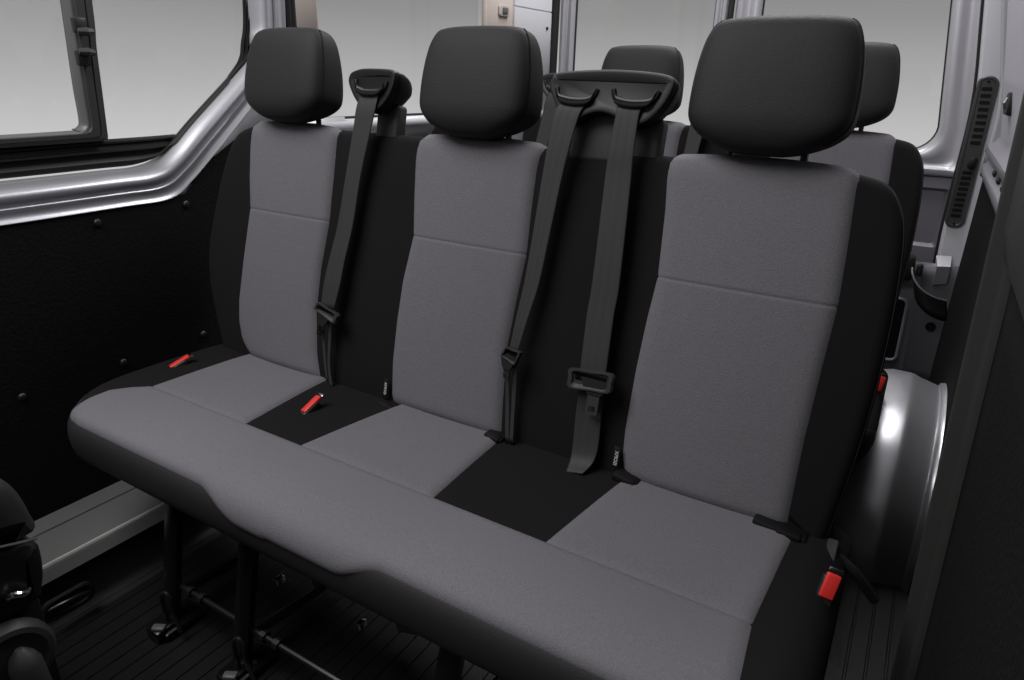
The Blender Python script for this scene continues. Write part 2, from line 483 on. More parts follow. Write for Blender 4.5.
# --- legs, cross tube and floor feet
LEGX = (.220, .432, .868)
def foot_xy(x): return (x - .040, -.365)
for x in LEGX:
    b = MB()
    xb, yb = foot_xy(x)
    rows = []
    for t in np.linspace(0, 1, 6):
        cx, cy, cz = lerp(x, xb, t), lerp(-.335, yb, t), lerp(.335, .02, t)
        hw = .019; hd = .011
        rows.append([(cx + sx * hw * a, cy + sy * hd * c_, cz) for sx, sy, a, c_ in ((-1, -1, 1, .6), (-.6, -1, 1, 1), (.6, -1, 1, 1), (1, -1, 1, .6), (1, 1, 1, .6), (.6, 1, 1, 1), (-.6, 1, 1, 1), (-1, 1, 1, .6))])
    b.rings(rows)
    lg = b.build('leg', M['leg'], bench)
    ft = MB()
    ft.box((xb + .010, yb + .005, .010), (.060, .09, .018), .006)
    ft.box((xb + .012, yb - .030, .016), (.040, .045, .024), .006)
    ft.build('foot', M['leg'], lg)
    MB().tube(spline([(xb + .020, yb - .02, .020), (xb + .016, yb - .022, .075), (xb + .020, yb - .022, .098), (xb + .030, yb - .02, .104), (xb + .040, yb - .018, .094), (xb + .042, yb - .018, .055), (xb + .058, yb - .02, .022)], 5), .0042, 8).build('release_hook', M['leg_bar'], lg)
    MB().box((xb + .020, yb - .040, .030), (.026, .016, .010), .004, Matrix.Rotation(.5, 3, 'Z')).build('foot_catch', M['bezel'], lg)
    # rear strut going back from the leg foot
    MB().tube([(xb, -.33, .06), (xb + .01, -.12, .045), (xb + .015, .03, .30)], .010, 8).build('rear_strut', M['leg'], lg)
MB().tube([(LEGX[0] - .03, -.352, .098), (.60, -.352, .098), (LEGX[2] - .02, -.352, .098)], .0055, 8).build('cross_tube', M['leg_bar'], bench)
for x in (.24, .275, .45, .485):
    MB().tube([(x - .006, -.352, .098), (x + .006, -.352, .098)], .0105, 8).build('tube_clip', M['leg_bar'], bench)
MB().tube([(.12, .02, .305), (.6, .02, .305), (1.1, .02, .305)], .014, 8).build('rear_tube', M['leg'], bench)
for x in (.33, .56):
    MB().tube([(x, -.10, .31), (x + .002, -.06, .20)], .002, 6).build('release_wire', M['bezel'], bench)
    MB().box((x + .06, -.16, .05), (.05, .012, .02), .004, Matrix.Rotation(-.3, 3, 'Y')).build('foot_bracket', M['bezel'], bench)
    MB().box((x - .02, -.20, .05), (.012, .02, .018), .003).build('foot_pin', M['chrome'], bench)
# right-hand hinge bracket seen beside the cushion
MB().box((1.296, -.01, .405), (.016, .05, .045), .004, Matrix.Rotation(.25, 3, 'X')).build('hinge_bracket', M['plastic_grey'], bench)
MB().tube(spline([(1.305, .0, .41), (1.335, .005, .388), (1.365, .02, .345)], 5), .008, 8).build('hinge_cover', M['plastic'], bench)

# ------------------------------------------------------------------ seat belts
def ribbon(Le, Re, wl, thick=.0016, k=5):
    L_ = spline([(u, v, w) for (u, v), w in zip(Le, wl)], k); R_ = spline([(u, v, w) for (u, v), w in zip(Re, wl)], k)
    m = MB(); rows = []
    for (a, b) in zip(L_, R_):
        r = []
        for s, d in ((0, 0), (.05, .0004), (.29, .0004), (.33, .0001), (.37, .0004), (.63, .0004), (.67, .0001), (.71, .0004), (.95, .0004), (1, 0)):
            p = B(lerp(a[0], b[0], s), lerp(a[1], b[1], s), lerp(a[2], b[2], s) + d)
            r.append(p)
        rows.append(r)
    m.grid(rows)
    return m

def seat_belt(loc, label, L1, R1, w1, low, plate, tongue):
    root = empty('seat_belt', loc, label, 'seat belt', 'seat belts')
    ribbon(L1, R1, w1).build('webbing', M['webbing'], root, thick=.0016)
    for lw in low: ribbon(*lw).build('lap_webbing', M['webbing'], root, thick=.0014)
    # latch plate: ring with bar
    (p0, p1, p2, p3) = plate   # outline corners in (u,v): left-low, left-high, right-high, right-low
    c = np.mean(np.array(plate), axis=0)
    ol = spline([p0, tuple((np.array(p0) + p1) / 2 + (np.array(p0) + p1 - 2 * c) * .03), p1, tuple((np.array(p1) + p2) / 2), p2, tuple((np.array(p2) + p3) / 2 + (np.array(p2) + p3 - 2 * c) * .03), p3, tuple((np.array(p3) + p0) / 2)], 3, closed=True)
    rr = []
    for f, w in ((.97, .030), (1, .033), (1, .038), (.95, .041), (.80, .041)):
        rr.append([B(c[0] + (x - c[0]) * f, c[1] + (y - c[1]) * f, w) for x, y in ol])
    rr.append([B(c[0] + (x - c[0]) * .74, c[1] + (y - c[1]) * .62 + .002, .036) for x, y in ol])
    pl = MB().rings(rr).build('latch_plate', M['plastic_grey'], root, angle=35)
    sl = [[B(c[0] + (x - c[0]) * f, c[1] + .0035 + (y - c[1]) * f * .5, .0366) for x, y in ol] for f in (.70, .66)]
    MB().rings(sl).build('slot', M['slot'], pl)
    if tongue:
        (tu, tv, tw, th, ang, tm) = tongue
        ca, sa = math.cos(ang), math.sin(ang)
        def T(x, y, w): return B(tu + x * ca - y * sa, tv + x * sa + y * ca, w)
        o1 = rrect(-tw / 2, tw / 2, -th, 0.012, .003, 3); i1 = rrect(-tw * .26, tw * .26, -th * .86, -th * .52, .0015, 3)
        m = MB(); n_ = len(o1)
        m.rings([[T(x, y, w) for x, y in o1] for w in (.0335,)] + [[T(x, y, .0365) for x, y in o1]] + [[T(x, y, .0365) for x, y in i1], [T(x, y, .0335) for x, y in i1]], False, False)
        m.grid([[T(x, y, .0335) for x, y in i1], [T(x, y, .0335) for x, y in o1]], True)
        m.build('tongue', M[tm], root, angle=30)
        # shoulder that narrows from the plate to the tongue
        sh = [(-tw * 1.25, .030), (tw * 1.25, .030), (tw * .9, .012), (tw * .55, .004), (-tw * .55, .004), (-tw * .9, .012)]
        MB().rings([[T(x, y, .033) for x, y in sh], [T(x, y, .0385) for x, y in sh]]).build('tongue_shoulder', M['plastic'], root, angle=30)
    return root

belts = []
belts.append(seat_belt(B(.318, 0, .03), 'black seat belt hanging from the single belt tower of the near bench',
    [(.346, .592), (.343, .581), (.338, .555), (.333, .519), (.319, .427), (.306, .332), (.291, .255), (.284, .206), (.282, .160)],
    [(.389, .592), (.389, .581), (.386, .555), (.378, .521), (.358, .430), (.347, .336), (.334, .260), (.329, .213), (.319, .160)],
    [.031, .034, .036, .034, .030, .028, .030, .032, .033],
    [([(.279, .150), (.283, .10), (.290, .045), (.300, .002)], [(.292, .146), (.290, .10), (.296, .045), (.304, .0)], [.033, .024, .020, .018]),
     ([(.303, .146), (.302, .10), (.302, .040), (.312, -.012)], [(.312, .140), (.309, .10), (.308, .040), (.320, -.012)], [.031, .024, .020, .018])],
    [(.270, .152), (.278, .168), (.336, .152), (.328, .132)], (.289, .117, .013, .018, -.28, 'chrome')))
belts.append(seat_belt(B(.742, 0, .03), 'black seat belt left strand of the near double tower, running beside the middle seat',
    [(.776, .592), (.773, .583), (.766, .565), (.761, .513), (.756, .451), (.752, .365), (.748, .286), (.742, .22), (.738, .162)],
    [(.822, .592), (.819, .583), (.811, .565), (.801, .515), (.792, .453), (.784, .369), (.777, .290), (.765, .224), (.755, .164)],
    [.031, .034, .036, .034, .030, .028, .028, .030, .032],
    [([(.735, .145), (.736, .10), (.740, .055), (.748, -.006)], [(.743, .145), (.742, .10), (.747, .055), (.755, -.006)], [.030, .022, .018, .018]),
     ([(.749, .145), (.750, .10), (.752, .055), (.757, -.006)], [(.756, .145), (.757, .10), (.758, .055), (.763, -.006)], [.030, .022, .018, .018])],
    [(.727, .154), (.735, .172), (.765, .168), (.756, .143)], (.741, .128, .012, .012, .0, 'plastic')))
belts.append(seat_belt(B(.90, 0, .03), 'black seat belt of the near double tower, right strand, its latch tongue facing forward',
    [(.872, .592), (.872, .583), (.873, .570), (.870, .515), (.869, .462), (.873, .307), (.872, .257), (.876, .16), (.877, .116), (.876, .08), (.879, .028), (.881, .004), (.884, -.012)],
    [(.915, .592), (.914, .583), (.911, .570), (.911, .515), (.913, .464), (.920, .312), (.919, .262), (.922, .163), (.921, .120), (.922, .09), (.925, .035), (.922, .010), (.914, -.006)],
    [.031, .034, .036, .034, .030, .028, .028, .030, .024, .020, .020, .026, .044], [],
    [(.863, .130), (.861, .163), (.937, .170), (.936, .137)], (.909, .124, .021, .030, .0, 'plastic_grey')))

# ------------------------------------------------------------------ buckles
def buckle(p, d, up, label, L=.062, wd=.020, th=.014, rl_=.034):
    """p: centre of the red button, d: direction the buckle points, up: face normal"""
    d = Vector(d).normalized(); up = Vector(up); up = (up - d * up.dot(d)).normalized(); s = d.cross(up)
    R3 = Matrix((s, d, up)).transposed()
    p = Vector(p)
    root = empty('seat_belt_buckle', p - d * .05, label, 'buckle', 'seat belt buckles')
    MB().box(p - d * (L * .5 - .010) - up * th * .5, (wd, L, th), .004, R3, seg=3).build('housing', M['plastic'], root)
    MB().box(p - d * .003 - up * .001, (wd * .80, rl_, .008), .0025, R3, seg=3).build('release_button', M['red'], root)
    MB().box(p + d * (rl_ * .5 + .001) - up * .002, (wd * .8, .006, .006), .001, R3).build('tongue_slot', M['chrome'], root)
    q = p - d * (L - .014) - up * th * .5
    MB().tube([q + d * .006, q - d * .02 - Vector((0, 0, .01)), q - d * .04 - Vector((0, 0, .03))], [.006, .006, .005], 8).build('stalk', M['plastic_dark'], root)
    return root
buckle((-.036, -.128, .444), (.25, .80, .34), (-.2, -.35, 1), 'red-buttoned belt buckle lying at the wall end of the near bench cushion', wd=.021, rl_=.046)
buckle((.368, -.122, .449), (.10, .80, .40), (-.1, -.35, 1), 'red-buttoned belt buckle on the black strip between left and middle seats', wd=.019, rl_=.044)
bR = buckle((1.306, -.118, .446), (.14, .42, .9), (.25, -.85, .45), 'red-buttoned belt buckle standing at the aisle end of the near bench', wd=.023)

# ------------------------------------------------------------------ third row: same bench, belts and one buckle
DY = .76
b2 = copy_tree(bench); b2.location.y += DY; b2.scale.z = 1.006     # the rear bench is a shade taller
for o in list(bpy.data.objects):
    if o.parent == b2 and o.name.startswith('hinge_'): bpy.data.objects.remove(o)
b2['label'] = 'rear grey and black bench seat, mostly hidden behind the near bench'
for i, lab in ((0, 'black seat belt of the rear bench, behind the left end of the near double tower'), (1, 'black seat belt of the rear bench, glimpsed left of the big right headrest')):
    c = copy_tree(belts[i]); c.location.y += DY; c.location.z += .005; c['label'] = lab
c = copy_tree(bR); c.location.y += DY; c['label'] = 'red-buttoned belt buckle of the rear bench, above the wheel arch'

# ------------------------------------------------------------------ floor
fl = MB()
px = []; x = -.02
while x < 1.46:
    px += [(x, 0), (x + .020, 0), (x + .0215, .0022), (x + .0245, .0022), (x + .026, 0)]; x += .034
y0, y1 = -1.7, 2.0
fl.grid([[(a, y0, z) for a, z in px], [(a, y1, z) for a, z in px]])
fl.grid([[(a, y0, -.04) for a in (-.35, 1.6)], [(a, y1, -.04) for a in (-.35, 1.6)]])
tag(fl.build('floor', M['floor'], angle=20), kind='structure')

# ------------------------------------------------------------------ left wall: trim panel, sill, rail, windows
WX = -.20
def wall_x(z): return WX - .02 * smooth01((z - .5) / .6)
yy = [-1.7, -1.0, -.4, -.1, .024, .064, .128, .241, .33, .40, .44, 1.92]
zt = [.752, .752, .752, .757, .764, .775, .838, .898, .905, .90, .85, .85]
ys = sorted(set(list(np.linspace(-1.7, 1.92, 60)) + yy))
tr = MB()
rows = []
for k in range(13):
    t = k / 12
    rows.append([(wall_x(lerp(.115, interp(y, yy, zt), t)) - .003, y, lerp(.115, interp(y, yy, zt), t)) for y in ys])
tr.grid(rows)
tr.grid([[(p[0] - .03, p[1], p[2]) for p in r] for r in rows])
tag(tr.build('wall_left', M['felt']), kind='structure')
for i, (y, z) in enumerate(((-.158, .736), (.056, .747), (-.379, .410), (-.164, .413), (.046, .418))):
    r = []
    for rad, h in ((.0085, 0), (.0085, .002), (.006, .005), (.002, .006)):
        r.append([(wall_x(z) - .003 + h, y + rad * math.cos(a * PI / 6), z + rad * math.sin(a * PI / 6)) for a in range(12)])
    o = recenter(MB().rings(r).build('trim_clip', M['plastic'], angle=30))
    tag(o, ['black push clip near the top edge of the left wall trim, nearer the camera', 'black push clip near the top edge of the left wall trim, beside the bench bolster',
            'black push clip low on the left wall trim, at the left picture edge', 'black push clip low on the left wall trim, above the cushion corner',
            'black push clip low on the left wall trim, beside the backrest bolster'][i], 'clip', 'trim clips')
# step sill along the foot of the wall
sl = MB()
sp = [(-.215, .132), (-.203, .1255), (-.152, .1235), (-.151, .119), (-.147, .119), (-.146, .123), (-.040, .123), (-.036, .1265), (-.031, .1265), (-.030, .121), (-.027, .121), (-.026, .125), (-.023, .093), (-.030, .092)]
sl.grid([[(a, -1.7, z) for a, z in sp], [(a, 1.92, z) for a, z in sp]])
sl.m = [1 if sp[k][0] >= -.041 else 0 for k in range(len(sp) - 1)]
tag(sl.build('trim_1', [M['steel'], M['lip']], smooth=False, thick=.003), kind='structure')
sf = MB()
sp = [(-.029, .094), (-.026, .06), (-.018, .016), (-.006, .003), (.020, .0005)]
sf.grid([[(a, -1.7, z) for a, z in sp], [(a, 1.92, z) for a, z in sp]])
tag(sf.build('baseboard_left', M['rubber'], angle=60), kind='structure')

# silver rail under and behind the front window
lo = [(-1.7, .756), (-1.0, .756), (-.4, .757), (-.10, .760), (.02, .764), (.082, .800), (.162, .865), (.281, .968), (.36, 1.045), (.400, 1.12), (.415, 1.215), (.425, 1.6)]
up = [(-1.7, .829), (-1.0, .830), (-.4, .833), (-.12, .836), (-.02, .839), (.04, .862), (.131, .937), (.265, 1.043), (.312, 1.085), (.324, 1.13), (.333, 1.215), (.345, 1.6)]
lo_s, up_s = spline(lo, 6), spline(up, 6)
prof_r = [(-.06, -.012), (0, .010), (.03, .015), (.07, .014), (.10, .010), (.30, .009), (.36, .012), (.40, .012), (.43, .006), (.50, .010), (.60, .015), (.70, .016), (.80, .011), (.89, -.001), (.95, -.014), (1.0, -.030), (1.01, -.040)]
rl = MB()
rl.grid([[(-.222 + dx, lerp(a[0], b[0], t), lerp(a[1], b[1], t)) for t, dx in prof_r] for a, b in zip(lo_s, up_s)])
tag(rl.build('trim_2', M['silver'], angle=70, thick=.003), kind='structure')
# painted pillar panel between the rail and the trim (behind the bench corner)
pn = MB()
pn.grid([[(-.228, y, interp(y, [p[0] for p in lo], [p[1] for p in lo]) + .01) for y in np.linspace(.05, .42, 24)], [(-.232, y, interp(y, yy, zt) - .03) for y in np.linspace(.05, .42, 24)]])
pn.grid([[(-.228, .41, z), (-.228, .62, z)] for z in np.linspace(.85, .93, 3)])
tag(pn.build('trim_3', M['pillar'], angle=40, thick=.004), kind='structure')

# front side window
w1 = empty('window_1', (-.25, -.3, .83), kind='structure')
gl_o = [(-1.7, .835), (-1.0, .836), (-.4, .839), (-.12, .842), (-.02, .845), (.045, .868), (.136, .941), (.272, 1.047), (.318, 1.09), (.332, 1.135), (.342, 1.215), (.356, 1.6)]
gl_i = [(-1.7, .888), (-1.0, .890), (-.4, .895), (-.12, .900), (.075, .903), (.108, .911), (.210, .993), (.274, 1.050), (.300, 1.080), (.310, 1.112), (.330, 1.215), (.345, 1.6)]
prof_w = [(0, -.048), (.08, -.040), (.22, -.038), (.30, -.042), (.36, -.052), (.52, -.052), (.56, -.044), (.60, -.044), (.66, -.056), (.80, -.058), (.86, -.052), (.93, -.052), (1.0, -.058), (1.01, -.063)]
a_s, b_s = spline(gl_o, 6), spline(gl_i, 6)
MB().grid([[(-.205 + dx, lerp(a[0], b[0], t), lerp(a[1], b[1], t)) for t, dx in prof_w] for a, b in zip(a_s, b_s)]).build('rubber_frame', M['rubber'], w1, angle=35, thick=.004)
# pale gap line around the inside of the frame
MB().tube([(-.268, b[0] + .004, b[1] - .004) if b[0] > .085 else (-.268, b[0], b[1] - .002) for b in b_s], .0022, 6).build('glass_bead', M['bezel'], w1)
# sliding pane's own frame (with the upright divider)
fo = [(-1.7, .890), (-1.0, .892), (-.4, .897), (-.15, .899), (-.090, .900), (-.082, .904), (-.080, .930), (-.076, 1.00), (-.071, 1.09), (-.063, 1.18), (-.045, 1.6)]
fi = [(-1.7, .912), (-1.0, .914), (-.4, .919), (-.155, .922), (-.140, .924), (-.128, .930), (-.122, .943), (-.121, 1.00), (-.1185, 1.06), (-.113, 1.17), (-.093, 1.6)]
c_s, d_s = spline(fo, 5), spline(fi, 5)
pf = [(0, -.058), (.02, -.030), (.30, -.028), (.34, -.031), (.38, -.028), (.74, -.028), (.80, -.032)]
MB().grid([[(-.215 + dx, lerp(a[0], b[0], t), lerp(a[1], b[1], t)) for t, dx in pf] for a, b in zip(c_s, d_s)]).build('pane_frame', M['plastic_grey'], w1, angle=30, thick=.004)
pf2 = [(.80, -.032), (.90, -.036), (1.0, -.050), (1.0, -.06)]
MB().grid([[(-.215 + dx, lerp(a[0], b[0], t), lerp(a[1], b[1], t)) for t, dx in pf2] for a, b in zip(c_s, d_s)]).build('pane_bezel', M['bezel'], w1, angle=50, thick=.003)
MB().box((-.270, -.865, 1.25), (.004, 1.54, .74), 0).build('pane', M['glass'], w1, smooth=False)
MB().box((-.276, .125, 1.25), (.004, .43, .74), 0).build('pane', M['glass'], w1, smooth=False)
for z, s in ((1.128, -1), (1.066, 1)):
    yb = interp(z, [1.0, 1.09, 1.18], [-.104, -.098, -.090]) - .010
    lt = MB().box((-.236, yb, z), (.016, .026, .030), .004).build('window_latch', M['plastic'], w1)
    MB().tube([(-.224, yb - .012, z + s * .012), (-.219, yb + .004, z + s * .012), (-.222, yb + .017, z + s * .011)], [.006, .0085, .006], 8).build('grip', M['plastic_grey'], lt)

# black rubber strip and beige pillar behind it
st = MB()
for y in (.430, .446):
    st.tube([(-.226, y, .86), (-.226, y + .004, 1.25), (-.226, y + .012, 1.6)], .011, 8)
tag(st.build('trim_4', M['rubber']), kind='structure')
def pillar(name, ya, yb, m, x=-.235, d=.02, z0=.88, edge=.010):
    b = MB()
    pr = [(ya, -d), (ya + .002, -.004), (ya + edge, 0), (ya + edge * 1.5, -.003), (yb - edge * 1.5, -.003), (yb - edge, 0), (yb - .002, -.004), (yb, -d)]
    b.grid([[(x + dx, y, z0) for y, dx in pr], [(x + dx, y + .012, 1.6) for y, dx in pr]])
    return tag(b.build(name, m, angle=40, thick=.004), kind='structure')
pillar('trim_5', .456, .552, M['beige'])
# rear side window
w2 = empty('window_2', (-.25, .97, .93), kind='structure')
MB().box((-.272, .97, 1.25), (.004, .86, .74), 0).build('pane', M['glass'], w2, smooth=False)
MB().tube([(-.240, .55, .926), (-.240, 1.40, .926)], .004, 8).build('glass_bead', M['rubber'], w2)
tag(MB().grid([[(x, .40, z), (x, 1.92, z)] for x, z in ((-.262, .925), (-.232, .922), (-.222, .916), (-.220, .895), (-.226, .892), (-.228, .84))]).build('trim_6', M['white'], angle=30, thick=.003), kind='structure')
pillar('trim_7', 1.395, 1.60, M['beige'], x=-.235)
bt = empty('coat_hook', (-.23, 1.52, 1.29), 'small round-cornered beige knob on the pillar behind the middle headrest', 'knob')
MB().rings([[(-.236 + h, 1.524 + a, 1.292 + b) for a, b in rrect(-.035 * f, .035 * f, -.020 * f, .020 * f, .010 * f)] for f, h in ((1, 0), (1, .004), (.9, .007), (.6, .0075))]).build('cap', M['beige'], bt, angle=40)
MB().rings([[(-.229 + h, 1.524 + a, 1.292 + b) for a, b in rrect(-.018 * f, .018 * f, -.011 * f, .011 * f, .006 * f)] for f, h in ((1, 0), (1, .004), (.7, .006))]).build('button', M['bezel'], bt, angle=40)
# white rear pillar panel with a joint, and its corner
wp = MB()
wp.grid([[(x - g, y, z) for x, y in ((-.245, 1.606), (-.236, 1.610), (-.233, 1.618), (-.233, 1.78), (-.228, 1.80), (-.226, 1.90), (-.235, 1.905))] for z, g in ((.88, 0), (1.314, 0), (1.3155, .004), (1.3185, .004), (1.32, 0), (1.7, 0))])
wp.tube([(-.228, 1.862, 1.252), (-.221, 1.862, 1.252)], .006, 8, mi=1)
tag(wp.build('trim_8', [M['white'], M['slot']], angle=30, thick=.003), kind='structure')

tag(MB().box((.6, -1.74, .50), (1.9, .04, 1.0), .0).build('front_blocker', M['felt'], smooth=False), kind='structure')  # unseen dark front, added to limit sky light and darken paint reflections

# ------------------------------------------------------------------ rear doors (wall at the back)
YD = 2.0
tag(MB().tube([(-.240, 1.945, .1), (-.240, 1.950, .9), (-.236, 1.955, 1.6)], .020, 10).build('trim_9', M['rubber']), kind='structure')
def rear_door(n, xl, xr, gl, gr, zb, m):
    """painted door with an opening for its window"""
    d = empty('door_%d' % n, ((xl + xr) / 2, YD, .1), kind='structure')
    oo = rrect(gl, gr, zb, 1.75, .085, 8)
    xc, zc = (gl + gr) / 2, (zb + 1.75) / 2
    def scale_to(p, k):      # pushes the opening's outline out to the door's edges
        return p
    n_ = len(oo)
    # outer outline with matching points: clamp the ray from the centre to the door rectangle
    ou = []
    for x, z in oo:
        fx = (x - gl) / (gr - gl); X = lerp(xl, xr, fx)
        Z = zb - .085 if z < zb + .085 else 1.85
        if zb + .0849 < z < 1.66: Z = z
        ou.append((lerp(xl, xr, smooth01((fx - .12) / .76)) if z < zb + .085 else (xl if fx < .5 else xr), Z if z < zb + .085 else z))
    pr = [(0, .020, 0), (.02, .0, 0), (.12, -.012, 0), (.30, -.014, 0), (.38, -.002, 0), (.46, .004, 0), (.60, .004, 0), (.68, -.006, 0), (.86, -.008, 0), (.94, .0, 0), (1.0, .016, 0), (1.0, .03, 0)]
    rr = []
    for t, dy, _ in pr:
        rr.append([(lerp(a[0], b[0], t), YD + dy, lerp(a[1], b[1], t)) for a, b in zip(ou, oo)])
    MB().grid(rr, True).build('window_frame', m, d, angle=60, thick=.004)
    # lower panel with a sunk field
    lp = MB()
    f1 = rrect(xl, xr, .06, zb - .083, .01, 3); f2 = rrect(xl + .055, xr - .045, .50, zb - .125, .012, 3); f3 = rrect(xl + .075, xr - .062, .515, zb - .140, .012, 3)
    lp.rings([[(x, YD + .015, z) for x, z in f1], [(x, YD - .002, z) for x, z in inset(f1, .006)], [(x, YD - .004, z) for x, z in f2], [(x, YD + .022, z) for x, z in f3]], True, True)
    lp.build('door_panel', M['darkpaint'], d, angle=40)
    MB().tube([(x, YD + .024, z) for x, z in oo], .006, 6, closed=True).build('glass_seal', M['rubber'], d)
    MB().box(((gl + gr) / 2, YD + .034, (zb + 1.75) / 2), (gr - gl + .03, .004, 1.75 - zb + .03), 0).build('pane', M['glass'], d, smooth=False)
    if n == 2:               # the door's outer side leans in towards the roof
        for o in kids(d):
            for v in o.data.vertices:
                v.co.x += interp(v.co.z + .1, [1.1, 1.33, 1.6], [0, -.036, -.09]) * max(0, (v.co.x + ORG[d.name].x - .54) / .76)
    return d
d1 = rear_door(1, -.235, .500, -.170, .448, .86, M['door'])
d2 = rear_door(2, .528, 1.425, .632, 1.300, .84, M['door'])
tag(MB().tube([(.514, YD - .006, .08), (.514, YD - .006, 1.6)], .012, 10).build('trim_10', M['rubber']), kind='structure')

# ------------------------------------------------------------------ right rear pillar with the air vent
YP = 1.86
pp = MB()
pr = [(1.338, .16), (1.342, .012), (1.350, 0), (1.425, 0), (1.437, .003), (1.446, .016), (1.452, .05), (1.470, .10)]
def px_off(z): return interp(z, [0, .6, .95, 1.07, 1.32, 1.6], [.07, .043, .046, .038, 0, -.045])
zz = list(np.linspace(.02, 1.6, 24))
pp.grid([[(a + px_off(z), YP + dy, z) for a, dy in pr] for z in zz])
tag(pp.build('trim_11', M['pillar'], angle=50, thick=.004), kind='structure')
tag(MB().tube([(1.336 + px_off(z), YP + .03, z) for z in zz], .0045, 8).build('trim_12', M['rubber']), kind='structure')
# vent
def V(a, b, h=0): return Vector((1.370 + a + px_off(b + .85), YP - h, .85 + b))   # a across, b up from the vent's middle
vt = empty('air_vent', V(0, -.24), 'long black slotted air vent on the rear right pillar', 'vent')
ol = rrect(-.030, .030, -.245, .245, .026, 6)
MB().rings([[V(x, z, h) for x, z in inset(ol, d)] for d, h in ((0, -.001), (0, .008), (.004, .012), (.009, .012), (.011, .009))])  .build('grille_frame', M['vent'], vt, angle=35)
for k in range(9):
    for z in (.205 - .021 * k, -.060 - .018 * k):
        MB().rings([[V(x, z + b, h) for x, b in rrect(-.016, .013, -.0058, .0058, .002, 2)] for h in (.0095, .0105)]).build('louvre_slot', M['slot'], vt)
MB().box(V(.004, -.025, .018), (.020, .014, .036), .004, Matrix.Rotation(.2, 3, 'Y')).build('tab', M['plastic_dark'], vt)
for z in (.228, -.232):
    MB().tube([V(0, z, .011), V(0, z, .014)], .004, 8).build('screw', M['slot'], vt)

# lower pillar: pressed panel with a boss, slot and hole
lw = MB()
fx = [(1.255, .02), (1.262, -.012), (1.34, -.016), (1.352, -.004), (1.40, -.004), (1.455, -.004), (1.470, .02), (1.485, .08)]
lw.grid([[(a + .03 * (.60 - z), YP - .02 + dy, z) for a, dy in fx] for z in np.linspace(.02, .475, 10)])
tag(lw.build('trim_13', M['darkpaint'], angle=40, thick=.004), kind='structure')
bs = MB()                       # bright pressed boss
bs.add([(1.385, YP - .005, .500), (1.432, YP - .005, .505), (1.440, YP - .005, .45), (1.392, YP - .005, .43), (1.395, YP - .045, .470), (1.434, YP - .045, .475), (1.436, YP - .030, .41), (1.396, YP - .030, .40)],
       [(0, 1, 5, 4), (1, 2, 6, 5), (2, 3, 7, 6), (3, 0, 4, 7), (4, 5, 6, 7)])
tag(bs.build('trim_14', M['lavender'], angle=20), kind='structure')
def Q(a, z, h): return Vector((a + .03 * (.60 - z), YP - .036 - h, z))
so = rrect(1.265, 1.325, .095, .335, .022, 5)
MB().tube([Q(x, z, .002) for x, z in so], .006, 8, closed=True).build('trim_15', M['lavender'])['kind'] = 'structure'
MB().rings([[Q(x, z, h) for x, z in so] for h in (.000, .0015)]).build('trim_16', M['slot'])['kind'] = 'structure'
MB().rings([[Q(1.412 + r * math.cos(a * PI / 8), .245 + r * math.sin(a * PI / 8), h - .012) for a in range(16)] for r, h in ((.017, 0), (.017, .002))]).build('trim_17', M['slot'])['kind'] = 'structure'
# black curved bracket in front of the pillar
hb = empty('latch_bracket', (1.36, 1.80, .40), 'black curved latch bracket with shiny edge, below the rear door corner', 'bracket')
pth = spline([(1.318, 1.80, .475), (1.325, 1.765, .445), (1.345, 1.745, .415), (1.375, 1.735, .392), (1.41, 1.735, .378), (1.445, 1.74, .372)], 5)
MB().grid([[(p[0] + dx, p[1] - dx * .3, p[2] + dz) for p in pth] for dx, dz in ((0, 0), (.006, -.02), (.014, -.05), (.02, -.072))]).build('strap', M['plastic_dark'], hb, angle=60, thick=.004)
MB().tube([(p[0], p[1] - .004, p[2] + .002) for p in pth], .0035, 6).build('shiny_edge', M['bezel'], hb)
MB().box((1.300, 1.80, .455), (.055, .05, .09), .012).build('latch_block', M['plastic_dark'], hb)
MB().box((1.345, 1.79, .455), (.02, .03, .04), .006).build('striker', M['leg_bar'], hb)

# ------------------------------------------------------------------ right wall
def rx(z): return 1.462 - .22 * max(0, z - 1.02)
rw = MB()
zz = np.linspace(.0, .80, 12)
rw.grid([[(rx(z) - .004, y, z) for y in np.linspace(.12, 1.80, 20)] for z in zz])
rw.grid([[(rx(z) + .03, y, z) for y in (.12, 1.80)] for z in zz])
tag(rw.build('wall_right', M['felt']), kind='structure')
# upper painted quarter with the window recess and belt rail
uq = MB()
pr = [(.80, -.012), (.815, -.018), (.835, -.018), (.845, -.010), (.862, -.010), (.875, -.020), (.892, -.020), (.905, -.004), (.925, .006), (1.6, .006)]
uq.grid([[(rx(z) + dx, y, z) for y in np.linspace(.12, 1.70, 16)] for z, dx in pr])
tag(uq.build('trim_18', M['lavender'], angle=40, thick=.004), kind='structure')
fr = MB()
pr = [(1.62, .008), (1.635, -.010), (1.66, -.016), (1.70, -.016), (1.73, -.008), (1.84, .010)]
fr.grid([[(rx(z) + dx, y, z) for y, dx in pr] for z in np.linspace(.80, 1.6, 10)])
tag(fr.build('trim_19', M['silver'], angle=40, thick=.004), kind='structure')
for (y, z, nm, lb) in ((1.30, 1.02, 'striker_clip', 'black clip set in the right side panel beside the vent'), ):
    h = empty(nm, (rx(z), y, z - .03), lb, 'clip')
    MB().box((rx(z) - .010, y, z), (.030, .12, .058), .008).build('body', M['plastic_dark'], h)
    MB().tube([(rx(z) - .026, y - .01, z + .012), (rx(z) - .031, y - .025, z), (rx(z) - .026, y - .02, z - .014)], .0035, 6).build('tongue', M['bezel'], h)
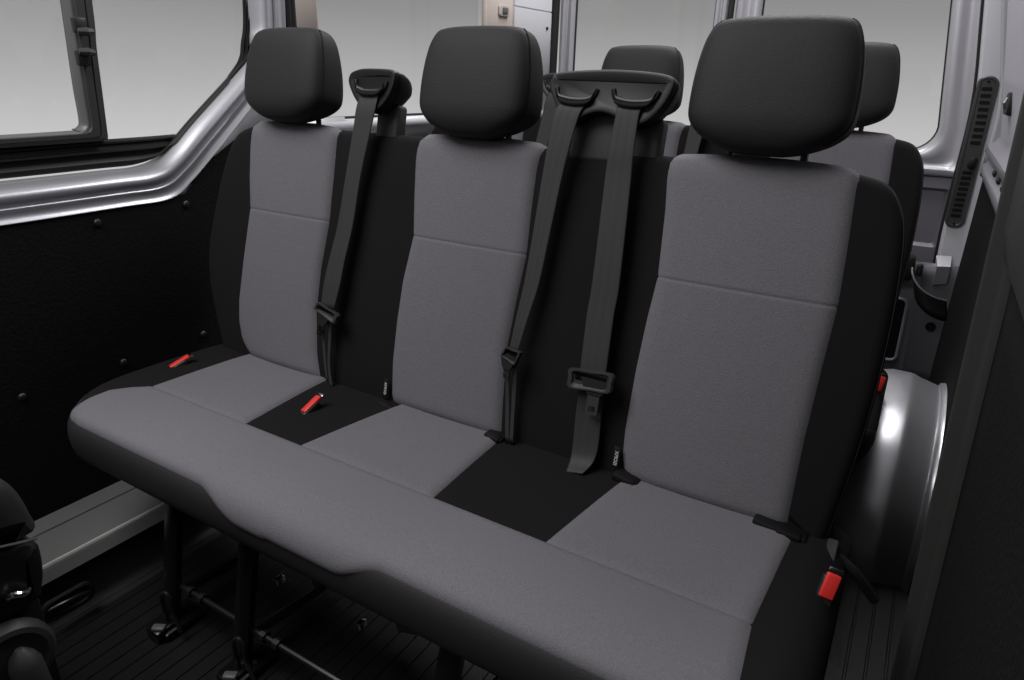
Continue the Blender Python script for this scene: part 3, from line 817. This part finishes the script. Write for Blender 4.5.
for k in range(3):
    y = 1.18 - .17 * k
    o = recenter(MB().box((rx(.87) - .016, y, .855), (.010, .05, .012), .003).build('rail_clip', M['plastic_dark']))
    tag(o, ['black clip on the right belt rail, farthest from the camera', 'black clip on the right belt rail, the middle one', 'black clip on the right belt rail, nearest the camera'][k], 'clip', 'clips on the right rail')

# door seal pillar and the sliding door's inner side
def sx(z): return 1.428 - .043 * max(0, z - .1)
sp = MB()
rows = []
for z in np.linspace(.0, 1.6, 30):
    r = []
    for dx, dy in ((.03, .115), (.012, .112), (.002, .104), (-.003, .085), (-.002, .06), (.006, .045), (.010, .040), (.012, .0), (.03, -.01)):
        r.append((sx(z) + dx, dy, z))
    rows.append(r)
sp.grid(rows)
tag(sp.build('trim_20', M['seal_grey'], angle=50, thick=.004), kind='structure')
sd = empty('door_3', (1.45, -.3, .05), kind='structure')
def dx_(z): return sx(z) + .016
o = MB(); o.grid([[(dx_(z), y, z) for y in np.linspace(-1.5, .02, 14)] for z in np.linspace(.04, .86, 12)]).build('door_trim', M['felt'], sd, thick=.01)
o = MB()
pr = [(.86, .0), (.865, -.010), (.90, -.016), (1.0, -.016), (1.02, -.006), (1.6, -.0)]
o.grid([[(dx_(z) + d, y, z) for y in np.linspace(-1.5, .02, 14)] for z, d in pr]).build('door_frame', M['plastic_grey'], sd, angle=30, thick=.01)

# ------------------------------------------------------------------ wheel arch
wa = MB()
ap = spline([(.550, 0), (.560, .08), (.595, .18), (.665, .268), (.765, .325), (.88, .350), (1.0, .348), (1.10, .315), (1.19, .23), (1.24, .11), (1.25, 0)], 6)
rows = []
for y, z in ap:
    i = ap.index((y, z))
    a = ap[max(i - 1, 0)]; b = ap[min(i + 1, len(ap) - 1)]
    t = Vector((b[0] - a[0], b[1] - a[1])).normalized(); ny, nz = -t.y, t.x
    r = []
    for x, d in ((1.225, -.20), (1.228, -.14), (1.236, -.09), (1.252, -.05), (1.275, -.024), (1.30, -.008), (1.33, 0), (1.372, 0), (1.384, -.002), (1.394, -.007), (1.435, -.018), (1.442, -.020), (1.446, -.012), (1.456, -.010)):
        r.append((x, y + ny * d, max(0, z + nz * d)))
    rows.append(r)
wa.grid(rows)
for yk in (.665, .715, .775):
    zk = interp(yk, [p[0] for p in ap[:40]], [p[1] for p in ap[:40]])
    wa.tube(spline([(1.255, yk + .03, zk - .045), (1.275, yk + .018, zk - .018), (1.305, yk + .012, zk - .002), (1.345, yk + .012, zk + .001)], 4), [.005] * 10 + [.004, .003, .001], 8)
tag(wa.build('trim_21', M['arch'], angle=60), kind='structure')

# ------------------------------------------------------------------ front seat corner (bottom left)
fs_ = empty('front_seat', (.2, -.85, 0), 'charcoal front seat edge in the bottom left corner, with round recliner knob', 'seat')
def sidebox(poly, x0, x1, bev, name, m):
    rr = []
    for d, x in ((bev * 1.6, x1), (bev * .5, x1 - bev * .25), (0, x1 - bev), (0, x0 + bev), (bev, x0)):
        rr.append([(x, y, z) for y, z in inset(poly, d)])
    return MB().rings(rr).build(name, m, fs_, angle=60)
poly = spline([(-1.20, .66), (-1.0, .655), (-.80, .625), (-.70, .598), (-.660, .580), (-.643, .555), (-.634, .515), (-.636, .485), (-.70, .488), (-.85, .50), (-1.2, .52)][::-1], 4, closed=True)
sidebox(poly, -.05, .425, .02, 'cushion', M['fascia'])
MB().tube([(.424, -1.1, .520), (.4245, -.85, .515), (.4255, -.70, .505), (.4245, -.655, .489), (.418, -.638, .481)], .0022, 6).build('seam_piping', M['bezel'], fs_)
poly = spline([(-1.2, .50), (-.85, .50), (-.68, .492), (-.642, .476), (-.634, .455), (-.642, .405), (-.665, .388), (-.80, .39), (-1.2, .40)][::-1], 4, closed=True)
sidebox(poly, -.04, .422, .014, 'side_shield', M['plastic_dark'])
MB().tube(spline([(.424, -.688, .425), (.430, -.682, .428), (.432, -.674, .425), (.429, -.667, .421), (.424, -.662, .421)], 5), [.003] + [.004] * 19 + [.003], 8).build('lever', M['chrome'], fs_)
rr = []
cy, cz = -.706, .335
for r, h in ((.056, 0), (.056, .012), (.051, .019), (.044, .0205), (.040, .017), (.020, .016)):
    rr.append([(.418 + h, cy + r * math.cos(a * PI / 16), cz + r * math.sin(a * PI / 16)) for a in range(32)])
MB().rings(rr).build('recliner_cover', M['plastic_grey'], fs_, angle=40)
MB().tube([(.447, -.697, .362), (.449, -.697, .352), (.450, -.696, .338), (.452, -.694, .30), (.455, -.690, .22)], [.005, .014, .019, .0195, .019], 14).build('recliner_handle', M['plastic_grey'], fs_)
MB().box((.28, -.85, .27), (.24, .42, .25), .02).build('seat_base', M['plastic_dark'], fs_)
MB().box((.28, -.85, .075), (.20, .36, .15), .01).build('pedestal', M['leg'], fs_)
# dished anchor on the step face
an = empty('floor_anchor', (.0, -.47, .02), 'black oval floor anchor in the step face beside the front seat', 'anchor')
MB().rings([[(.0 + h - .1 * (z), -.47 + y, .05 + z) for y, z in rrect(-.05 * f, .05 * f, -.022 * f, .022 * f, .02 * f)] for f, h in ((1, .004), (1, .010), (.88, .012), (.78, .006))]).build('surround', M['plastic'], an, angle=40)
MB().tube(spline([(.008, -.51, .055), (.02, -.48, .062), (.024, -.445, .060), (.018, -.432, .046), (.014, -.45, .036), (.008, -.49, .036)], 4), .004, 8).build('loop', M['leg_bar'], an)

# ------------------------------------------------------------------ camera
cam = bpy.data.cameras.new('camera'); co = bpy.data.objects.new('camera', cam); col.objects.link(co)
R_ = np.array([[0.855265973218193, 0.20576775460404972, -0.4755835848937016], [0.5175988925439566, -0.2954331578447241, 0.8030010184820215], [0.02472855621354989, -0.9329409844202912, -0.3591790891693048]])
ax, ay, az = R_[:, 0], -R_[:, 1], -R_[:, 2]
co.matrix_world = Matrix(((ax[0], ay[0], az[0], 1.306), (ax[1], ay[1], az[1], -.948), (ax[2], ay[2], az[2], 1.049), (0, 0, 0, 1)))
cam.sensor_width = 36; cam.lens = 679.511589305142 / 1024 * 36
cam.clip_start = .02
sc.camera = co

# ------------------------------------------------------------------ light
w = bpy.data.worlds.new('world'); sc.world = w; w.use_nodes = True
nt = w.node_tree; bg = nt.nodes['Background']
tc = nt.nodes.new('ShaderNodeTexCoord'); sxyz = nt.nodes.new('ShaderNodeSeparateXYZ'); rp = nt.nodes.new('ShaderNodeValToRGB'); mr = nt.nodes.new('ShaderNodeMapRange')
nt.links.new(tc.outputs['Generated'], sxyz.inputs[0]); nt.links.new(sxyz.outputs['Z'], mr.inputs['Value'])
mr.inputs['From Min'].default_value = -.5; mr.inputs['From Max'].default_value = .5
nt.links.new(mr.outputs[0], rp.inputs[0]); nt.links.new(rp.outputs[0], bg.inputs['Color'])
e = rp.color_ramp.elements
e[0].position = 0; e[0].color = (.06, .06, .06, 1)
e[1].position = 1; e[1].color = (.28, .28, .28, 1)
for p, c in ((.30, .16), (.41, .66), (.50, .465), (.58, .305), (.63, .26)):
    n_ = rp.color_ramp.elements.new(p); n_.color = (c, c, c, 1)
bg.inputs['Strength'].default_value = 1.0

def area(name, loc, target, size, power, color=(1, 1, 1)):
    l = bpy.data.lights.new(name, 'AREA'); l.shape = 'RECTANGLE'; l.size, l.size_y = size; l.energy = power; l.color = color
    o = bpy.data.objects.new(name, l); col.objects.link(o); o.location = loc
    o.rotation_euler = (Vector(target) - Vector(loc)).to_track_quat('-Z', 'Y').to_euler()
    return o
area('studio_softbox', (-.05, -1.15, 2.6), (.45, .1, .5), (1.6, 1.2), 45)
area('rear_fill', (.75, 1.5, 2.7), (.7, 1.2, .5), (1.4, 1.0), 46)  # unseen fill lamp, added to brighten rear pillars and wheel arch

vs_ = sc.view_settings
vs_.view_transform = 'Standard'; vs_.look = 'None'; vs_.exposure = .08; vs_.gamma = 1; vs_.use_curve_mapping = False
